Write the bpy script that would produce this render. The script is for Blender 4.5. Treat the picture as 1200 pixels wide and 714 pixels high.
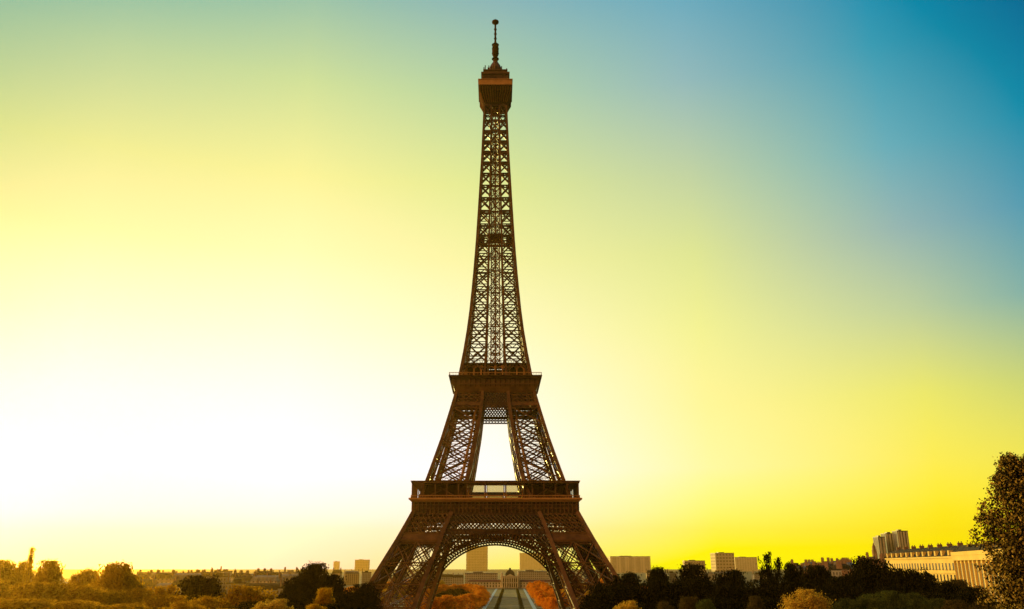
import bpy, math, random
from mathutils import Vector, Matrix
R = math.radians

# ------------------------------------------------------------------ camera, sky, sun, exposure
sc = bpy.context.scene
for o in list(bpy.data.objects): bpy.data.objects.remove(o)
col = sc.collection
PITCH = math.atan(0.306)
EYE = 30.0
cd = bpy.data.cameras.new('camera'); cam = bpy.data.objects.new('camera', cd); col.objects.link(cam)
cam.location = (0, 0, EYE); cam.rotation_euler = (math.pi/2 + PITCH, 0, 0)
cd.sensor_width = 36; cd.lens = 30; cd.shift_x = 0.01625; cd.clip_start = 0.5; cd.clip_end = 30000
sc.camera = cam
sc.view_settings.view_transform = 'Standard'; sc.view_settings.look = 'None'
sc.view_settings.exposure = 0; sc.view_settings.gamma = 1
sc.cycles.use_denoising = True
sc.cycles.max_bounces = 6; sc.cycles.volume_bounces = 0; sc.cycles.transparent_max_bounces = 16
sc.cycles.sample_clamp_indirect = 4

SUN_AZ, SUN_EL = -31.5, 6.0        # degrees clockwise from +Y, degrees above the horizon
w = bpy.data.worlds.new('World'); sc.world = w; w.use_nodes = True
nt = w.node_tree; nt.nodes.clear()
def N(t, **k):
    n = nt.nodes.new(t)
    for a, b in k.items(): setattr(n, a, b)
    return n
def M_(op, a, b=None, c=None, clamp=False):
    n = N('ShaderNodeMath', operation=op, use_clamp=clamp)
    for i, v in enumerate((a, b, c)):
        if v is None: continue
        if isinstance(v, (int, float)): n.inputs[i].default_value = v
        else: nt.links.new(v, n.inputs[i])
    return n.outputs[0]
tc = N('ShaderNodeTexCoord'); sp = N('ShaderNodeSeparateXYZ'); nt.links.new(tc.outputs['Generated'], sp.inputs[0])
az = M_('MULTIPLY', M_('ARCTAN2', sp.outputs[0], sp.outputs[1]), 180/math.pi)
el = M_('MULTIPLY', M_('ARCSINE', sp.outputs[2]), 180/math.pi)
el = M_('MAXIMUM', el, 0.0)
# sky colour by azimuth (columns) and elevation (rows), smooth between: white glow round the sun,
# yellow towards the right horizon, teal overhead on the right; dim in the half behind the viewer
AZK = [-180, -110, -60, -40, -27, -14, 0, 14, 27, 40, 60, 110, 180]
ELK = [0, 3, 6, 10, 15, 20, 25, 31, 38, 60, 90]
TAB = [[[1.0852, 0.8791, 0.9398], [1.1031, 0.9827, 0.9389], [1.1045, 1.0164, 0.8595], [1.0575, 0.9798, 0.6986], [0.9236, 0.882, 0.4473], [0.7032, 0.7731, 0.2755], [0.4771, 0.6573, 0.2612], [0.2148, 0.4756, 0.3462], [-0.1, 0.2614, 0.4563], [0.25, 0.3, 0.3], [0.05, 0.12, 0.18]], [[1.0414, 0.7253, 0.7139], [1.0581, 1.0148, 1.1569], [1.0805, 1.1103, 1.1763], [1.107, 1.0979, 1.0418], [1.1039, 1.021, 0.7131], [1.0043, 0.9364, 0.4308], [0.8338, 0.8471, 0.3118], [0.4995, 0.665, 0.35], [0.0499, 0.3897, 0.431], [0.25, 0.3, 0.3], [0.05, 0.12, 0.18]], [[1.0678, 0.8168, 0.8554], [1.0686, 1.0264, 1.1701], [1.0788, 1.1282, 1.2861], [1.1072, 1.1391, 1.0874], [1.1298, 1.0915, 0.7722], [1.1071, 1.0142, 0.5043], [0.9693, 0.9254, 0.3376], [0.6322, 0.7637, 0.3354], [0.2161, 0.4764, 0.435], [0.25, 0.3, 0.3], [0.05, 0.12, 0.18]], [[1.1811, 1.1555, 0.2652], [1.1567, 1.1502, 0.9441], [1.1357, 1.1232, 1.1734], [1.1135, 1.0825, 0.9167], [1.0645, 1.0225, 0.6061], [0.9573, 0.9432, 0.3983], [0.7683, 0.847, 0.3153], [0.4775, 0.6769, 0.3858], [0.2102, 0.4302, 0.5144], [0.25, 0.3, 0.3], [0.05, 0.12, 0.18]], [[1.2956, 1.3051, -0.0995], [1.2326, 1.1825, 0.1886], [1.1572, 1.07, 0.4432], [1.0628, 0.9958, 0.3593], [0.9222, 0.9334, 0.3193], [0.7476, 0.8177, 0.3151], [0.5468, 0.6726, 0.3832], [0.2973, 0.5027, 0.5137], [0.0933, 0.384, 0.5427], [0.02, 0.12, 0.2], [0.05, 0.12, 0.18]], [[1.3424, 1.1952, -0.0158], [1.195, 1.0306, 0.0166], [1.0707, 0.9568, 0.1052], [0.8762, 0.868, 0.1676], [0.5292, 0.6539, 0.3587], [0.3019, 0.4818, 0.4683], [0.1351, 0.4297, 0.5084], [0.0357, 0.3338, 0.465], [-0.0142, 0.2205, 0.4114], [0.02, 0.12, 0.2], [0.05, 0.12, 0.18]], [[1.4, 1.079, 0.0073], [1.077, 0.9142, 0.0526], [0.7417, 0.7508, 0.1125], [0.2957, 0.5055, 0.2353], [-0.0998, 0.2481, 0.4696], [-0.1, 0.2228, 0.468], [-0.0836, 0.1718, 0.3566], [-0.0762, 0.075, 0.2386], [-0.1, -0.0267, 0.156], [0.02, 0.12, 0.2], [0.05, 0.12, 0.18]]]
DIM = [[0.10,0.065,0.035],[0.09,0.06,0.035],[0.08,0.055,0.035],[0.07,0.055,0.04],[0.06,0.055,0.045],[0.05,0.055,0.05],[0.05,0.055,0.06],[0.045,0.055,0.065],[0.04,0.055,0.07],[0.04,0.055,0.07],[0.04,0.055,0.07]]
cols = [DIM, DIM, TAB[0]]+TAB+[TAB[6], DIM, DIM]
elf = M_('DIVIDE', el, 90.0)
acc = None
for i, cl_ in enumerate(cols):
    rp = N('ShaderNodeValToRGB'); ce = rp.color_ramp
    while len(ce.elements) < len(ELK): ce.elements.new(0.5)
    for j, e_ in enumerate(ELK): ce.elements[j].position = e_/90
    for j in range(len(ELK)): ce.elements[j].color = (*[max(0, v_+0.1) for v_ in cl_[j]], 1)   # the offset lets a column go below zero between two others
    nt.links.new(elf, rp.inputs[0])
    k0 = AZK[i]
    up = M_('DIVIDE', M_('SUBTRACT', az, AZK[i-1]), k0-AZK[i-1], clamp=True) if i else 1.0
    dn = M_('DIVIDE', M_('SUBTRACT', AZK[i+1], az), AZK[i+1]-k0, clamp=True) if i < len(AZK)-1 else 1.0
    wgt = M_('MINIMUM', up, dn)
    sc3 = N('ShaderNodeVectorMath', operation='SCALE'); nt.links.new(rp.outputs[0], sc3.inputs[0]); nt.links.new(wgt, sc3.inputs['Scale'])
    if acc is None: acc = sc3.outputs[0]
    else:
        ad = N('ShaderNodeVectorMath', operation='ADD'); nt.links.new(acc, ad.inputs[0]); nt.links.new(sc3.outputs[0], ad.inputs[1]); acc = ad.outputs[0]
of_ = N('ShaderNodeVectorMath', operation='SUBTRACT'); nt.links.new(acc, of_.inputs[0]); of_.inputs[1].default_value = (0.1, 0.1, 0.1)
mxn = N('ShaderNodeVectorMath', operation='MAXIMUM'); nt.links.new(of_.outputs[0], mxn.inputs[0]); mxn.inputs[1].default_value = (0, 0, 0); acc = mxn.outputs[0]
# added unseen warm sky lobe behind the viewer that lights the tower's front
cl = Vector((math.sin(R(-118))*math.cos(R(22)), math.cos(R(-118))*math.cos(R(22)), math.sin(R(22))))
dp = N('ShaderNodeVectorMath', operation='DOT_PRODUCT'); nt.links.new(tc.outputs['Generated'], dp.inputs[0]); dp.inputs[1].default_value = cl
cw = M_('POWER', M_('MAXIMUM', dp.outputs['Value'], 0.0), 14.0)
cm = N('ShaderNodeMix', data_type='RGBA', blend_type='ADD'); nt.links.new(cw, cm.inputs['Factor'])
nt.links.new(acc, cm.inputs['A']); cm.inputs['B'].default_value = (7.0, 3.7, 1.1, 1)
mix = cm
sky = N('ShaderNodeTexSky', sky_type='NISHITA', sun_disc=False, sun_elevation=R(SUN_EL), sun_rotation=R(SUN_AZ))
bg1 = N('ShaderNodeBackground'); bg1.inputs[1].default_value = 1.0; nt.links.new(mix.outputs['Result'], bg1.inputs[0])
bg2 = N('ShaderNodeBackground'); bg2.inputs[1].default_value = 0.05; nt.links.new(sky.outputs[0], bg2.inputs[0])
ms = N('ShaderNodeMixShader'); ms.inputs[0].default_value = 0.004
nt.links.new(bg1.outputs[0], ms.inputs[1]); nt.links.new(bg2.outputs[0], ms.inputs[2])
wo = N('ShaderNodeOutputWorld'); nt.links.new(ms.outputs[0], wo.inputs[0])

sd = bpy.data.lights.new('sun', 'SUN'); sd.energy = 5.0; sd.angle = R(0.6); sd.color = (1.0, 0.76, 0.18)
so = bpy.data.objects.new('sun', sd); col.objects.link(so)
to_sun = Vector((math.sin(R(SUN_AZ))*math.cos(R(SUN_EL)), math.cos(R(SUN_AZ))*math.cos(R(SUN_EL)), math.sin(R(SUN_EL))))
so.rotation_euler = to_sun.to_track_quat('Z', 'Y').to_euler(); so.location = (-200, 200, 200)

# ------------------------------------------------------------------ helpers
def survey(px, py, Y):
    """(x, z) of the point of the photograph (1200x714) that lies Y metres ahead"""
    a = (px-580.5)/1000; b = (357-py)/1000
    cp, s_ = math.cos(PITCH), math.sin(PITCH)
    t = Y/(cp-b*s_)
    return a*t, EYE + t*(s_+b*cp)

class MB:
    def __init__(s): s.v = []; s.f = []; s.mi = []; s.m = 0
    def add(s, vs, fs):
        n = len(s.v); s.v += [tuple(p) for p in vs]; s.f += [tuple(i+n for i in f) for f in fs]; s.mi += [s.m]*len(fs)
    def box(s, x0, x1, y0, y1, z0, z1, tx=0, ty=0):
        """box; tx, ty pull the top in"""
        s.add([(x0,y0,z0),(x1,y0,z0),(x1,y1,z0),(x0,y1,z0),(x0+tx,y0+ty,z1),(x1-tx,y0+ty,z1),(x1-tx,y1-ty,z1),(x0+tx,y1-ty,z1)],
              [(0,3,2,1),(4,5,6,7),(0,1,5,4),(1,2,6,5),(2,3,7,6),(3,0,4,7)])
    def bar(s, a, b, w, h=None, up=None):
        a = Vector(a); b = Vector(b); d = b-a
        if d.length < 1e-6: return
        d.normalize(); h = h or w
        u = Vector(up) if up is not None else Vector((0,0,1))
        if abs(d.dot(u)) > 0.95: u = Vector((0,1,0)) if abs(d.y) < 0.9 else Vector((1,0,0))
        x = d.cross(u).normalized()*w/2; y = d.cross(x).normalized()*h/2
        s.add([a-x-y,a+x-y,a+x+y,a-x+y,b-x-y,b+x-y,b+x+y,b-x+y],[(0,3,2,1),(4,5,6,7),(0,1,5,4),(1,2,6,5),(2,3,7,6),(3,0,4,7)])
    def tube(s, pts, rs, n=8):
        rings = []
        for i, p in enumerate(pts):
            p = Vector(p)
            d = (Vector(pts[min(i+1,len(pts)-1)])-Vector(pts[max(i-1,0)])).normalized()
            x = d.orthogonal().normalized(); y = d.cross(x)
            rings.append([p+(x*math.cos(2*math.pi*k/n)+y*math.sin(2*math.pi*k/n))*rs[i] for k in range(n)])
        vs = [q for r in rings for q in r]; fs = []
        for i in range(len(pts)-1):
            # orthogonal() may flip between rings: the bends here are small enough not to
            for k in range(n):
                fs.append((i*n+k, i*n+(k+1)%n, (i+1)*n+(k+1)%n, (i+1)*n+k))
        fs.append(tuple(range(n))[::-1]); fs.append(tuple((len(pts)-1)*n+k for k in range(n)))
        s.add(vs, fs)
    def lathe(s, prof, n=8, cx=0, cy=0, rot=0):
        vs = []; fs = []
        for (r, z) in prof:
            for k in range(n):
                t = 2*math.pi*k/n+rot; vs.append((cx+r*math.cos(t), cy+r*math.sin(t), z))
        for i in range(len(prof)-1):
            for k in range(n): fs.append((i*n+k, i*n+(k+1)%n, (i+1)*n+(k+1)%n, (i+1)*n+k))
        fs.append(tuple(range(n))[::-1]); fs.append(tuple((len(prof)-1)*n+k for k in range(n)))
        s.add(vs, fs)
    def truss(s, a, b, nrm, w, rail=0.3, web=0.2, step=None):
        """a lattice strut: two rails and a zigzag between them, lying in the plane whose normal is nrm"""
        a = Vector(a); b = Vector(b); d = b-a; L = d.length
        if L < 1e-3: return
        d.normalize(); side = d.cross(Vector(nrm)).normalized()*(w/2)
        s.bar(a+side, b+side, rail, rail); s.bar(a-side, b-side, rail, rail)
        n = max(1, round(L/(step or w*1.1)))
        for i in range(n):
            p = a+d*(L*i/n); q = a+d*(L*(i+1)/n)
            if i % 2: s.bar(p+side, q-side, web, web)
            else: s.bar(p-side, q+side, web, web)
    def build(s, name, mats, parent=None, smooth=False):
        me = bpy.data.meshes.new(name); me.from_pydata(s.v, [], s.f)
        if not isinstance(mats, (list, tuple)): mats = [mats]
        for m_ in mats: me.materials.append(m_)
        if len(mats) > 1: me.polygons.foreach_set('material_index', s.mi)
        if smooth: me.polygons.foreach_set('use_smooth', [True]*len(s.f))
        me.update()
        o = bpy.data.objects.new(name, me); col.objects.link(o); o.parent = parent
        return o

def tag(o, label=None, cat=None, group=None, kind=None):
    if label: o['label'] = label
    if cat: o['category'] = cat
    if group: o['group'] = group
    if kind: o['kind'] = kind
    return o
def empty(name, loc=(0,0,0), rz=0, sc_=(1,1,1)):
    o = bpy.data.objects.new(name, None); col.objects.link(o); o.location = loc; o.rotation_euler = (0,0,rz); o.scale = sc_
    o.empty_display_size = 0.5
    return o
def copy_tree(o, parent=None):
    c = o.copy(); col.objects.link(c); c.parent = parent
    for k in list(c.keys()):
        if k == 'label' and parent is None: del c[k]
    for ch in [x for x in kids.get(o.name, [])]: 
        kids.setdefault(c.name, []).append(copy_tree(ch, c))
    return c
kids = {}
def kid(parent, o):
    kids.setdefault(parent.name, []).append(o); return o

def mat(name, color, rough=0.7, var=0.25, scale=0.5, metallic=0.0, bump=0.0, c2=None, spec=0.3):
    m_ = bpy.data.materials.new(name); m_.use_nodes = True; t = m_.node_tree; b = t.nodes['Principled BSDF']
    b.inputs['Roughness'].default_value = rough; b.inputs['Metallic'].default_value = metallic
    b.inputs['Specular IOR Level'].default_value = spec
    n = t.nodes.new('ShaderNodeTexNoise'); n.inputs['Scale'].default_value = scale; n.inputs['Detail'].default_value = 6
    g = t.nodes.new('ShaderNodeNewGeometry'); t.links.new(g.outputs['Position'], n.inputs['Vector'])
    r = t.nodes.new('ShaderNodeValToRGB')
    c2 = c2 or tuple(x*(1+var) for x in color)
    r.color_ramp.elements[0].position = 0.3; r.color_ramp.elements[1].position = 0.7
    r.color_ramp.elements[0].color = (*[x*(1-var) for x in color], 1); r.color_ramp.elements[1].color = (*c2, 1)
    t.links.new(n.outputs[0], r.inputs[0]); t.links.new(r.outputs[0], b.inputs['Base Color'])
    if bump:
        bp = t.nodes.new('ShaderNodeBump'); bp.inputs['Strength'].default_value = bump; bp.inputs['Distance'].default_value = 0.2
        t.links.new(n.outputs[0], bp.inputs['Height']); t.links.new(bp.outputs[0], b.inputs['Normal'])
    return m_
def leafmat(name, dark, light, trans=0.3):
    m_ = bpy.data.materials.new(name); m_.use_nodes = True; t = m_.node_tree; t.nodes.clear()
    g = t.nodes.new('ShaderNodeNewGeometry'); r = t.nodes.new('ShaderNodeValToRGB')
    r.color_ramp.elements[0].color = (*dark, 1); r.color_ramp.elements[1].color = (*light, 1)
    t.links.new(g.outputs['Random Per Island'], r.inputs[0])
    d = t.nodes.new('ShaderNodeBsdfDiffuse'); tr = t.nodes.new('ShaderNodeBsdfTranslucent'); mx = t.nodes.new('ShaderNodeMixShader')
    mx.inputs[0].default_value = trans
    t.links.new(r.outputs[0], d.inputs[0]); t.links.new(r.outputs[0], tr.inputs[0])
    t.links.new(d.outputs[0], mx.inputs[1]); t.links.new(tr.outputs[0], mx.inputs[2])
    o = t.nodes.new('ShaderNodeOutputMaterial'); t.links.new(mx.outputs[0], o.inputs[0])
    return m_
def facademat(name, wall, dark, wx=3.0, wz=3.3, fill=(0.45, 0.6)):
    """wall with rows of dark window openings, for far buildings (object coordinates, metres)"""
    m_ = bpy.data.materials.new(name); m_.use_nodes = True; t = m_.node_tree; b = t.nodes['Principled BSDF']; b.inputs['Roughness'].default_value = 0.8
    def n(ty): return t.nodes.new(ty)
    def ma(op, a, b_=None):
        x = n('ShaderNodeMath'); x.operation = op
        for i, v in enumerate((a, b_)):
            if v is None: continue
            if isinstance(v, (int, float)): x.inputs[i].default_value = v
            else: t.links.new(v, x.inputs[i])
        return x.outputs[0]
    tcn = n('ShaderNodeTexCoord'); s = n('ShaderNodeSeparateXYZ'); t.links.new(tcn.outputs['Object'], s.inputs[0])
    h = ma('ADD', s.outputs[0], s.outputs[1])
    fx = ma('FRACT', ma('DIVIDE', h, wx)); fz = ma('FRACT', ma('DIVIDE', s.outputs[2], wz))
    a = ma('MULTIPLY', ma('LESS_THAN', fx, fill[0]), ma('LESS_THAN', fz, fill[1]))
    nz = n('ShaderNodeTexNoise'); nz.inputs['Scale'].default_value = 0.08; nz.inputs['Detail'].default_value = 5; t.links.new(tcn.outputs['Object'], nz.inputs['Vector'])
    wr = n('ShaderNodeMix'); wr.data_type = 'RGBA'; t.links.new(nz.outputs[0], wr.inputs['Factor'])
    wr.inputs['A'].default_value = (*[x*0.75 for x in wall], 1); wr.inputs['B'].default_value = (*[x*1.2 for x in wall], 1)
    mx = n('ShaderNodeMix'); mx.data_type = 'RGBA'; t.links.new(a, mx.inputs['Factor']); t.links.new(wr.outputs['Result'], mx.inputs['A']); mx.inputs['B'].default_value = (*dark, 1)
    t.links.new(mx.outputs['Result'], b.inputs['Base Color'])
    return m_

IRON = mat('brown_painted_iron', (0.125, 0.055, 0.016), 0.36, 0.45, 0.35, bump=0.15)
IRON_M = mat('shaded_lattice_iron', (0.065, 0.028, 0.010), 0.42, 0.5, 0.35)  # darker copy of the iron: shade of the recesses put into its colour
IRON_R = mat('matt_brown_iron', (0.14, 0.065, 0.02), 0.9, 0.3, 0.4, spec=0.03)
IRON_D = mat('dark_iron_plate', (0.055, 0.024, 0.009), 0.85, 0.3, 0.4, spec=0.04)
IRON_L = mat('highlight_iron', (0.48, 0.22, 0.06), 0.4, 0.15, 0.4)  # paler copy of the iron: highlights put into its colour
STONE = mat('pale_stone', (0.55, 0.46, 0.30), 0.85, 0.2, 0.15)
GRAVEL = mat('gravel', (0.30, 0.25, 0.18), 0.95, 0.2, 0.3)
BLUEPATH = mat('pale_wet_path', (0.16, 0.30, 0.38), 0.5, 0.2, 0.2)
GRASS = mat('mown_grass', (0.07, 0.105, 0.03), 0.95, 0.55, 0.22, c2=(0.17, 0.15, 0.06))
GROUND = mat('park_ground', (0.06, 0.055, 0.025), 0.95, 0.4, 0.02)
SLATE = mat('dark_slate_roof', (0.035, 0.032, 0.03), 0.95, 0.4, 0.5, spec=0.05)
ZINC = mat('zinc_roof', (0.13, 0.12, 0.11), 0.5, 0.3, 0.3)
REDROOF = mat('red_brown_roof', (0.11, 0.035, 0.02), 0.7, 0.2, 0.2)
CHIM = mat('chimney_brick', (0.22, 0.12, 0.07), 0.9, 0.2, 0.6)
BARK = mat('bark', (0.06, 0.045, 0.03), 0.95, 0.3, 1.5, bump=0.5)
DGLASS = mat('dark_window_glass', (0.03, 0.03, 0.03), 0.15, 0.2, 1.0, spec=0.6)
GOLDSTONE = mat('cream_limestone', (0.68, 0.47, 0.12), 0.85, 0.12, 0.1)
CONC = facademat('concrete_slab_facade', (0.26, 0.25, 0.22), (0.08, 0.08, 0.08), 5.0, 400.0, (0.35, 1.1))
HOUSE = [facademat('cream_house_facade', (0.42, 0.36, 0.26), (0.05, 0.045, 0.04)),
         facademat('grey_house_facade', (0.30, 0.27, 0.22), (0.05, 0.045, 0.04), 2.6, 3.0),
         facademat('ochre_house_facade', (0.45, 0.33, 0.18), (0.06, 0.045, 0.04), 3.4, 3.2)]
FARW = facademat('hazed_office_facade', (0.60, 0.48, 0.26), (0.24, 0.19, 0.11), 9.0, 9.0, (0.6, 0.5))  # walls and windows paled: distance haze put into the colour
FARL = facademat('hazed_pale_facade', (0.75, 0.64, 0.40), (0.45, 0.38, 0.24), 12.0, 9.0, (0.4, 0.45))  # palest of the far walls, haze put into the colour here too
def glassmat():
    m_ = bpy.data.materials.new('tinted_glass_pane'); m_.use_nodes = True; t = m_.node_tree; t.nodes.clear()
    a = t.nodes.new('ShaderNodeBsdfTransparent'); a.inputs[0].default_value = (0.80, 0.74, 0.50, 1)
    g = t.nodes.new('ShaderNodeBsdfGlossy'); g.inputs['Roughness'].default_value = 0.05
    x = t.nodes.new('ShaderNodeMixShader'); x.inputs[0].default_value = 0.08
    t.links.new(a.outputs[0], x.inputs[1]); t.links.new(g.outputs[0], x.inputs[2])
    o = t.nodes.new('ShaderNodeOutputMaterial'); t.links.new(x.outputs[0], o.inputs[0]); return m_
PANE = glassmat()
BAYGLASS = mat('warm_bay_glass', (0.13, 0.09, 0.04), 0.5, 0.3, 0.4)
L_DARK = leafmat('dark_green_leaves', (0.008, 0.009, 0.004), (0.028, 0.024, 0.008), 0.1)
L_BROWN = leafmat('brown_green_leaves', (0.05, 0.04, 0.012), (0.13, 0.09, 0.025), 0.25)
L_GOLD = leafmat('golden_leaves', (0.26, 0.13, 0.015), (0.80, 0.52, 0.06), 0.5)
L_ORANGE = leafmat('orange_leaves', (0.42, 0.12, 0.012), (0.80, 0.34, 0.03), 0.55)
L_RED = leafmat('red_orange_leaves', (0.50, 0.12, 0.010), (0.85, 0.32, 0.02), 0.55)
L_GLOW = leafmat('haze_glow_leaves', (0.26, 0.13, 0.006), (0.62, 0.33, 0.015), 0.62)  # golden haze glow of the left side put into the leaf colour
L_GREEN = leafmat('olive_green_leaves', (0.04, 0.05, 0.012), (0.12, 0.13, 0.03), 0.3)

# ------------------------------------------------------------------ terrain
def sstep(a, b, x):
    t = min(1, max(0, (x-a)/(b-a))); return t*t*(3-2*t)
def g(x, y):
    z = 28*(1-sstep(10, 310+150*sstep(60, 140, -x), y))
    z += 14*sstep(260, 700, x)*sstep(350, 900, y)*(1-sstep(2500, 4000, y))
    z += 4*sstep(300, 900, -x)*sstep(700, 1400, y)*(1-sstep(2500, 4000, y))
    return z
def axis_list(lims):
    out = []
    for a, b, st in lims:
        x = a
        while x < b-1e-6: out.append(x); x += st
    out.append(lims[-1][1]); return out
xs = axis_list([(-6000,-1500,500),(-1500,-300,60),(-300,300,15),(300,1500,50),(1500,6000,500)])
ys = axis_list([(-600,0,60),(0,400,12),(400,1200,50),(1200,4000,200),(4000,7500,500)])
mb = MB()
mb.v = [(x, y, g(x,y)-0.02) for y in ys for x in xs]
nx = len(xs)
mb.f = [(j*nx+i, j*nx+i+1, (j+1)*nx+i+1, (j+1)*nx+i) for j in range(len(ys)-1) for i in range(nx-1)]
mb.mi = [0]*len(mb.f)
tag(mb.build('ground', GROUND, smooth=True), 'wide park and city ground', kind='structure')
def axis_x(y): return 10+(y-650)*0.018       # the axis of the lawn behind the tower
def strip(name, x0, x1, y0, y1, z, m_, label):
    b = MB(); n = 20
    for i in range(n+1):
        y = y0+(y1-y0)*i/n; c = axis_x(y); b.v += [(c+x0, y, z), (c+x1, y, z)]
    b.f = [(2*i, 2*i+1, 2*i+3, 2*i+2) for i in range(n)]; b.mi = [0]*n
    return tag(b.build(name, m_), label, kind='structure')
strip('lawn', -17, 17, 520, 1225, 0.06, GRASS, 'long green lawn behind the tower')
strip('path', -19.8, -17.05, 520, 1225, 0.05, BLUEPATH, 'pale path on the left side of the lawn')
strip('path', 17.05, 19.8, 520, 1225, 0.05, BLUEPATH, 'pale path on the right side of the lawn')
b = MB(); b.add([(-90,325,0.03),(90,325,0.03),(90,500,0.03),(-90,500,0.03)], [(0,1,2,3)])
tag(b.build('pavement', GRAVEL), 'gravel plaza under the tower', kind='structure')
for k in range(3):      # worn bare patches of earth across the lawn
    y = 700+k*150; strip('path', -16.9, 16.9, y, y+5, 0.08, GRAVEL, 'gravel walk crossing the long lawn')

# ------------------------------------------------------------------ the tower
TY = 412.0
OUT = [(0,62.4),(11,56.0),(24.4,49.7),(40.6,40.9),(51,35.7),(57.6,32.9),(66.3,29.9),(85,24.1),(103.3,19.2),(107,18.4),(115,16.8),(124.6,15.1),
       (142.8,12.5),(163.8,10.7),(185,9.3),(207,8.2),(235,6.9),(264.8,5.9),(280,5.6)]
INN = [(0,37.0),(18,31.0),(50.7,19.6),(57.6,15.8),(66.3,11.9),(93,7.4),(107,5.9),(124,4.6),(190,3.2),(280,2.0)]
def itp(T, z):
    if z <= T[0][0]: return T[0][1]
    for (a, u), (c, v) in zip(T, T[1:]):
        if z <= c: return u+(v-u)*(z-a)/(c-a)
    return T[-1][1]
O = lambda z: itp(OUT, z)
I = lambda z: itp(INN, z)

tower = empty('lattice_tower', (0, TY, 0))
tag(tower, 'tall brown iron lattice tower on four curved legs, seen against the glowing sky', 'tower')

def leg_faces(z0, z1, sx, sy):
    """corner points of the four faces of one leg at two heights: (a0,b0,a1,b1,normal)"""
    def c(z): return O(z), I(z)
    o0, i0 = c(z0); o1, i1 = c(z1)
    P0 = dict(oo=(sx*o0, sy*o0, z0), oi=(sx*o0, sy*i0, z0), io=(sx*i0, sy*o0, z0), ii=(sx*i0, sy*i0, z0))
    P1 = dict(oo=(sx*o1, sy*o1, z1), oi=(sx*o1, sy*i1, z1), io=(sx*i1, sy*o1, z1), ii=(sx*i1, sy*i1, z1))
    for a, bb, nrm in (('oo','io',(0,1,0)), ('oi','ii',(0,1,0)), ('oo','oi',(1,0,0)), ('io','ii',(1,0,0))):
        yield Vector(P0[a]), Vector(P0[bb]), Vector(P1[a]), Vector(P1[bb]), nrm
def chords(mb, z0, z1, sx, sy, t, n=6):
    for fo in (O, I):
        for fi in (O, I):
            for k in range(n):
                a = z0+(z1-z0)*k/n; c = z0+(z1-z0)*(k+1)/n
                mb.bar((sx*fo(a), sy*fi(a), a), (sx*fo(c), sy*fi(c), c), t, t, up=(0,1,0))
def fine_panel(mb, A0, B0, A1, B1, nu, nv, w):
    """small diamond lattice filling a face"""
    def P(u, v): return (A0*(1-u)+B0*u)*(1-v)+(A1*(1-u)+B1*u)*v
    for i in range(nu):
        for j in range(nv):
            a, bq, c, d = P(i/nu, j/nv), P((i+1)/nu, j/nv), P((i+1)/nu, (j+1)/nv), P(i/nu, (j+1)/nv)
            mb.bar(a, c, w); mb.bar(bq, d, w)
    for j in range(nv+1): mb.bar(P(0, j/nv), P(1, j/nv), w*1.4)

# --- lower legs, ground to first platform
for sx in (-1, 1):
    for sy in (-1, 1):
        mb = MB()
        chords(mb, 5.2, 52, sx, sy, 1.7, 8)
        zs = [5.2, 13.6, 22.0, 30.6, 39.6]
        for z0, z1 in zip(zs, zs[1:]):
            for A0, B0, A1, B1, nr in leg_faces(z0, z1, sx, sy):
                mb.truss(A1, B1, nr, 1.3, 0.34, 0.16)
                M0 = (A0+B0)/2; M1 = (A1+B1)/2
                mb.truss(M0, M1, nr, 0.8, 0.28, 0.14)
                for p, q, r_, s_ in ((A0, M0, A1, M1), (M0, B0, M1, B1)):
                    mb.bar(p, s_, 0.6, 0.4); mb.bar(q, r_, 0.6, 0.4)
        for A0, B0, A1, B1, nr in leg_faces(40.0, 43.0, sx, sy):       # the plated band
            d = Vector(nr)*0.25*(1 if nr[0] == 0 else 1)
            mb.add([A0-d, B0-d, B1-d, A1-d, A0+d, B0+d, B1+d, A1+d], [(0,1,2,3),(7,6,5,4),(0,4,5,1),(3,2,6,7),(0,3,7,4),(1,5,6,2)])
            mb.bar(A1, B1, 0.9); mb.bar(A0, B0, 0.9)
        for A0, B0, A1, B1, nr in leg_faces(43.4, 51.5, sx, sy):
            fine_panel(mb, A0, B0, A1, B1, 8, 4, 0.28)
        lg = mb.build('leg', IRON, tower)
        # masonry footings, one under each chord
        cxm = sx*(O(2)+I(2))/2; cym = sy*(O(2)+I(2))/2
        for fx in (O, I):
            for fy in (O, I):
                x, y = sx*fx(3), sy*fy(3); mb = MB()
                mb.box(x-4, x+4, y-4, y+4, 0, 5.4, 1.4, 1.4)
                mb.build('footing', STONE, lg)

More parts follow.
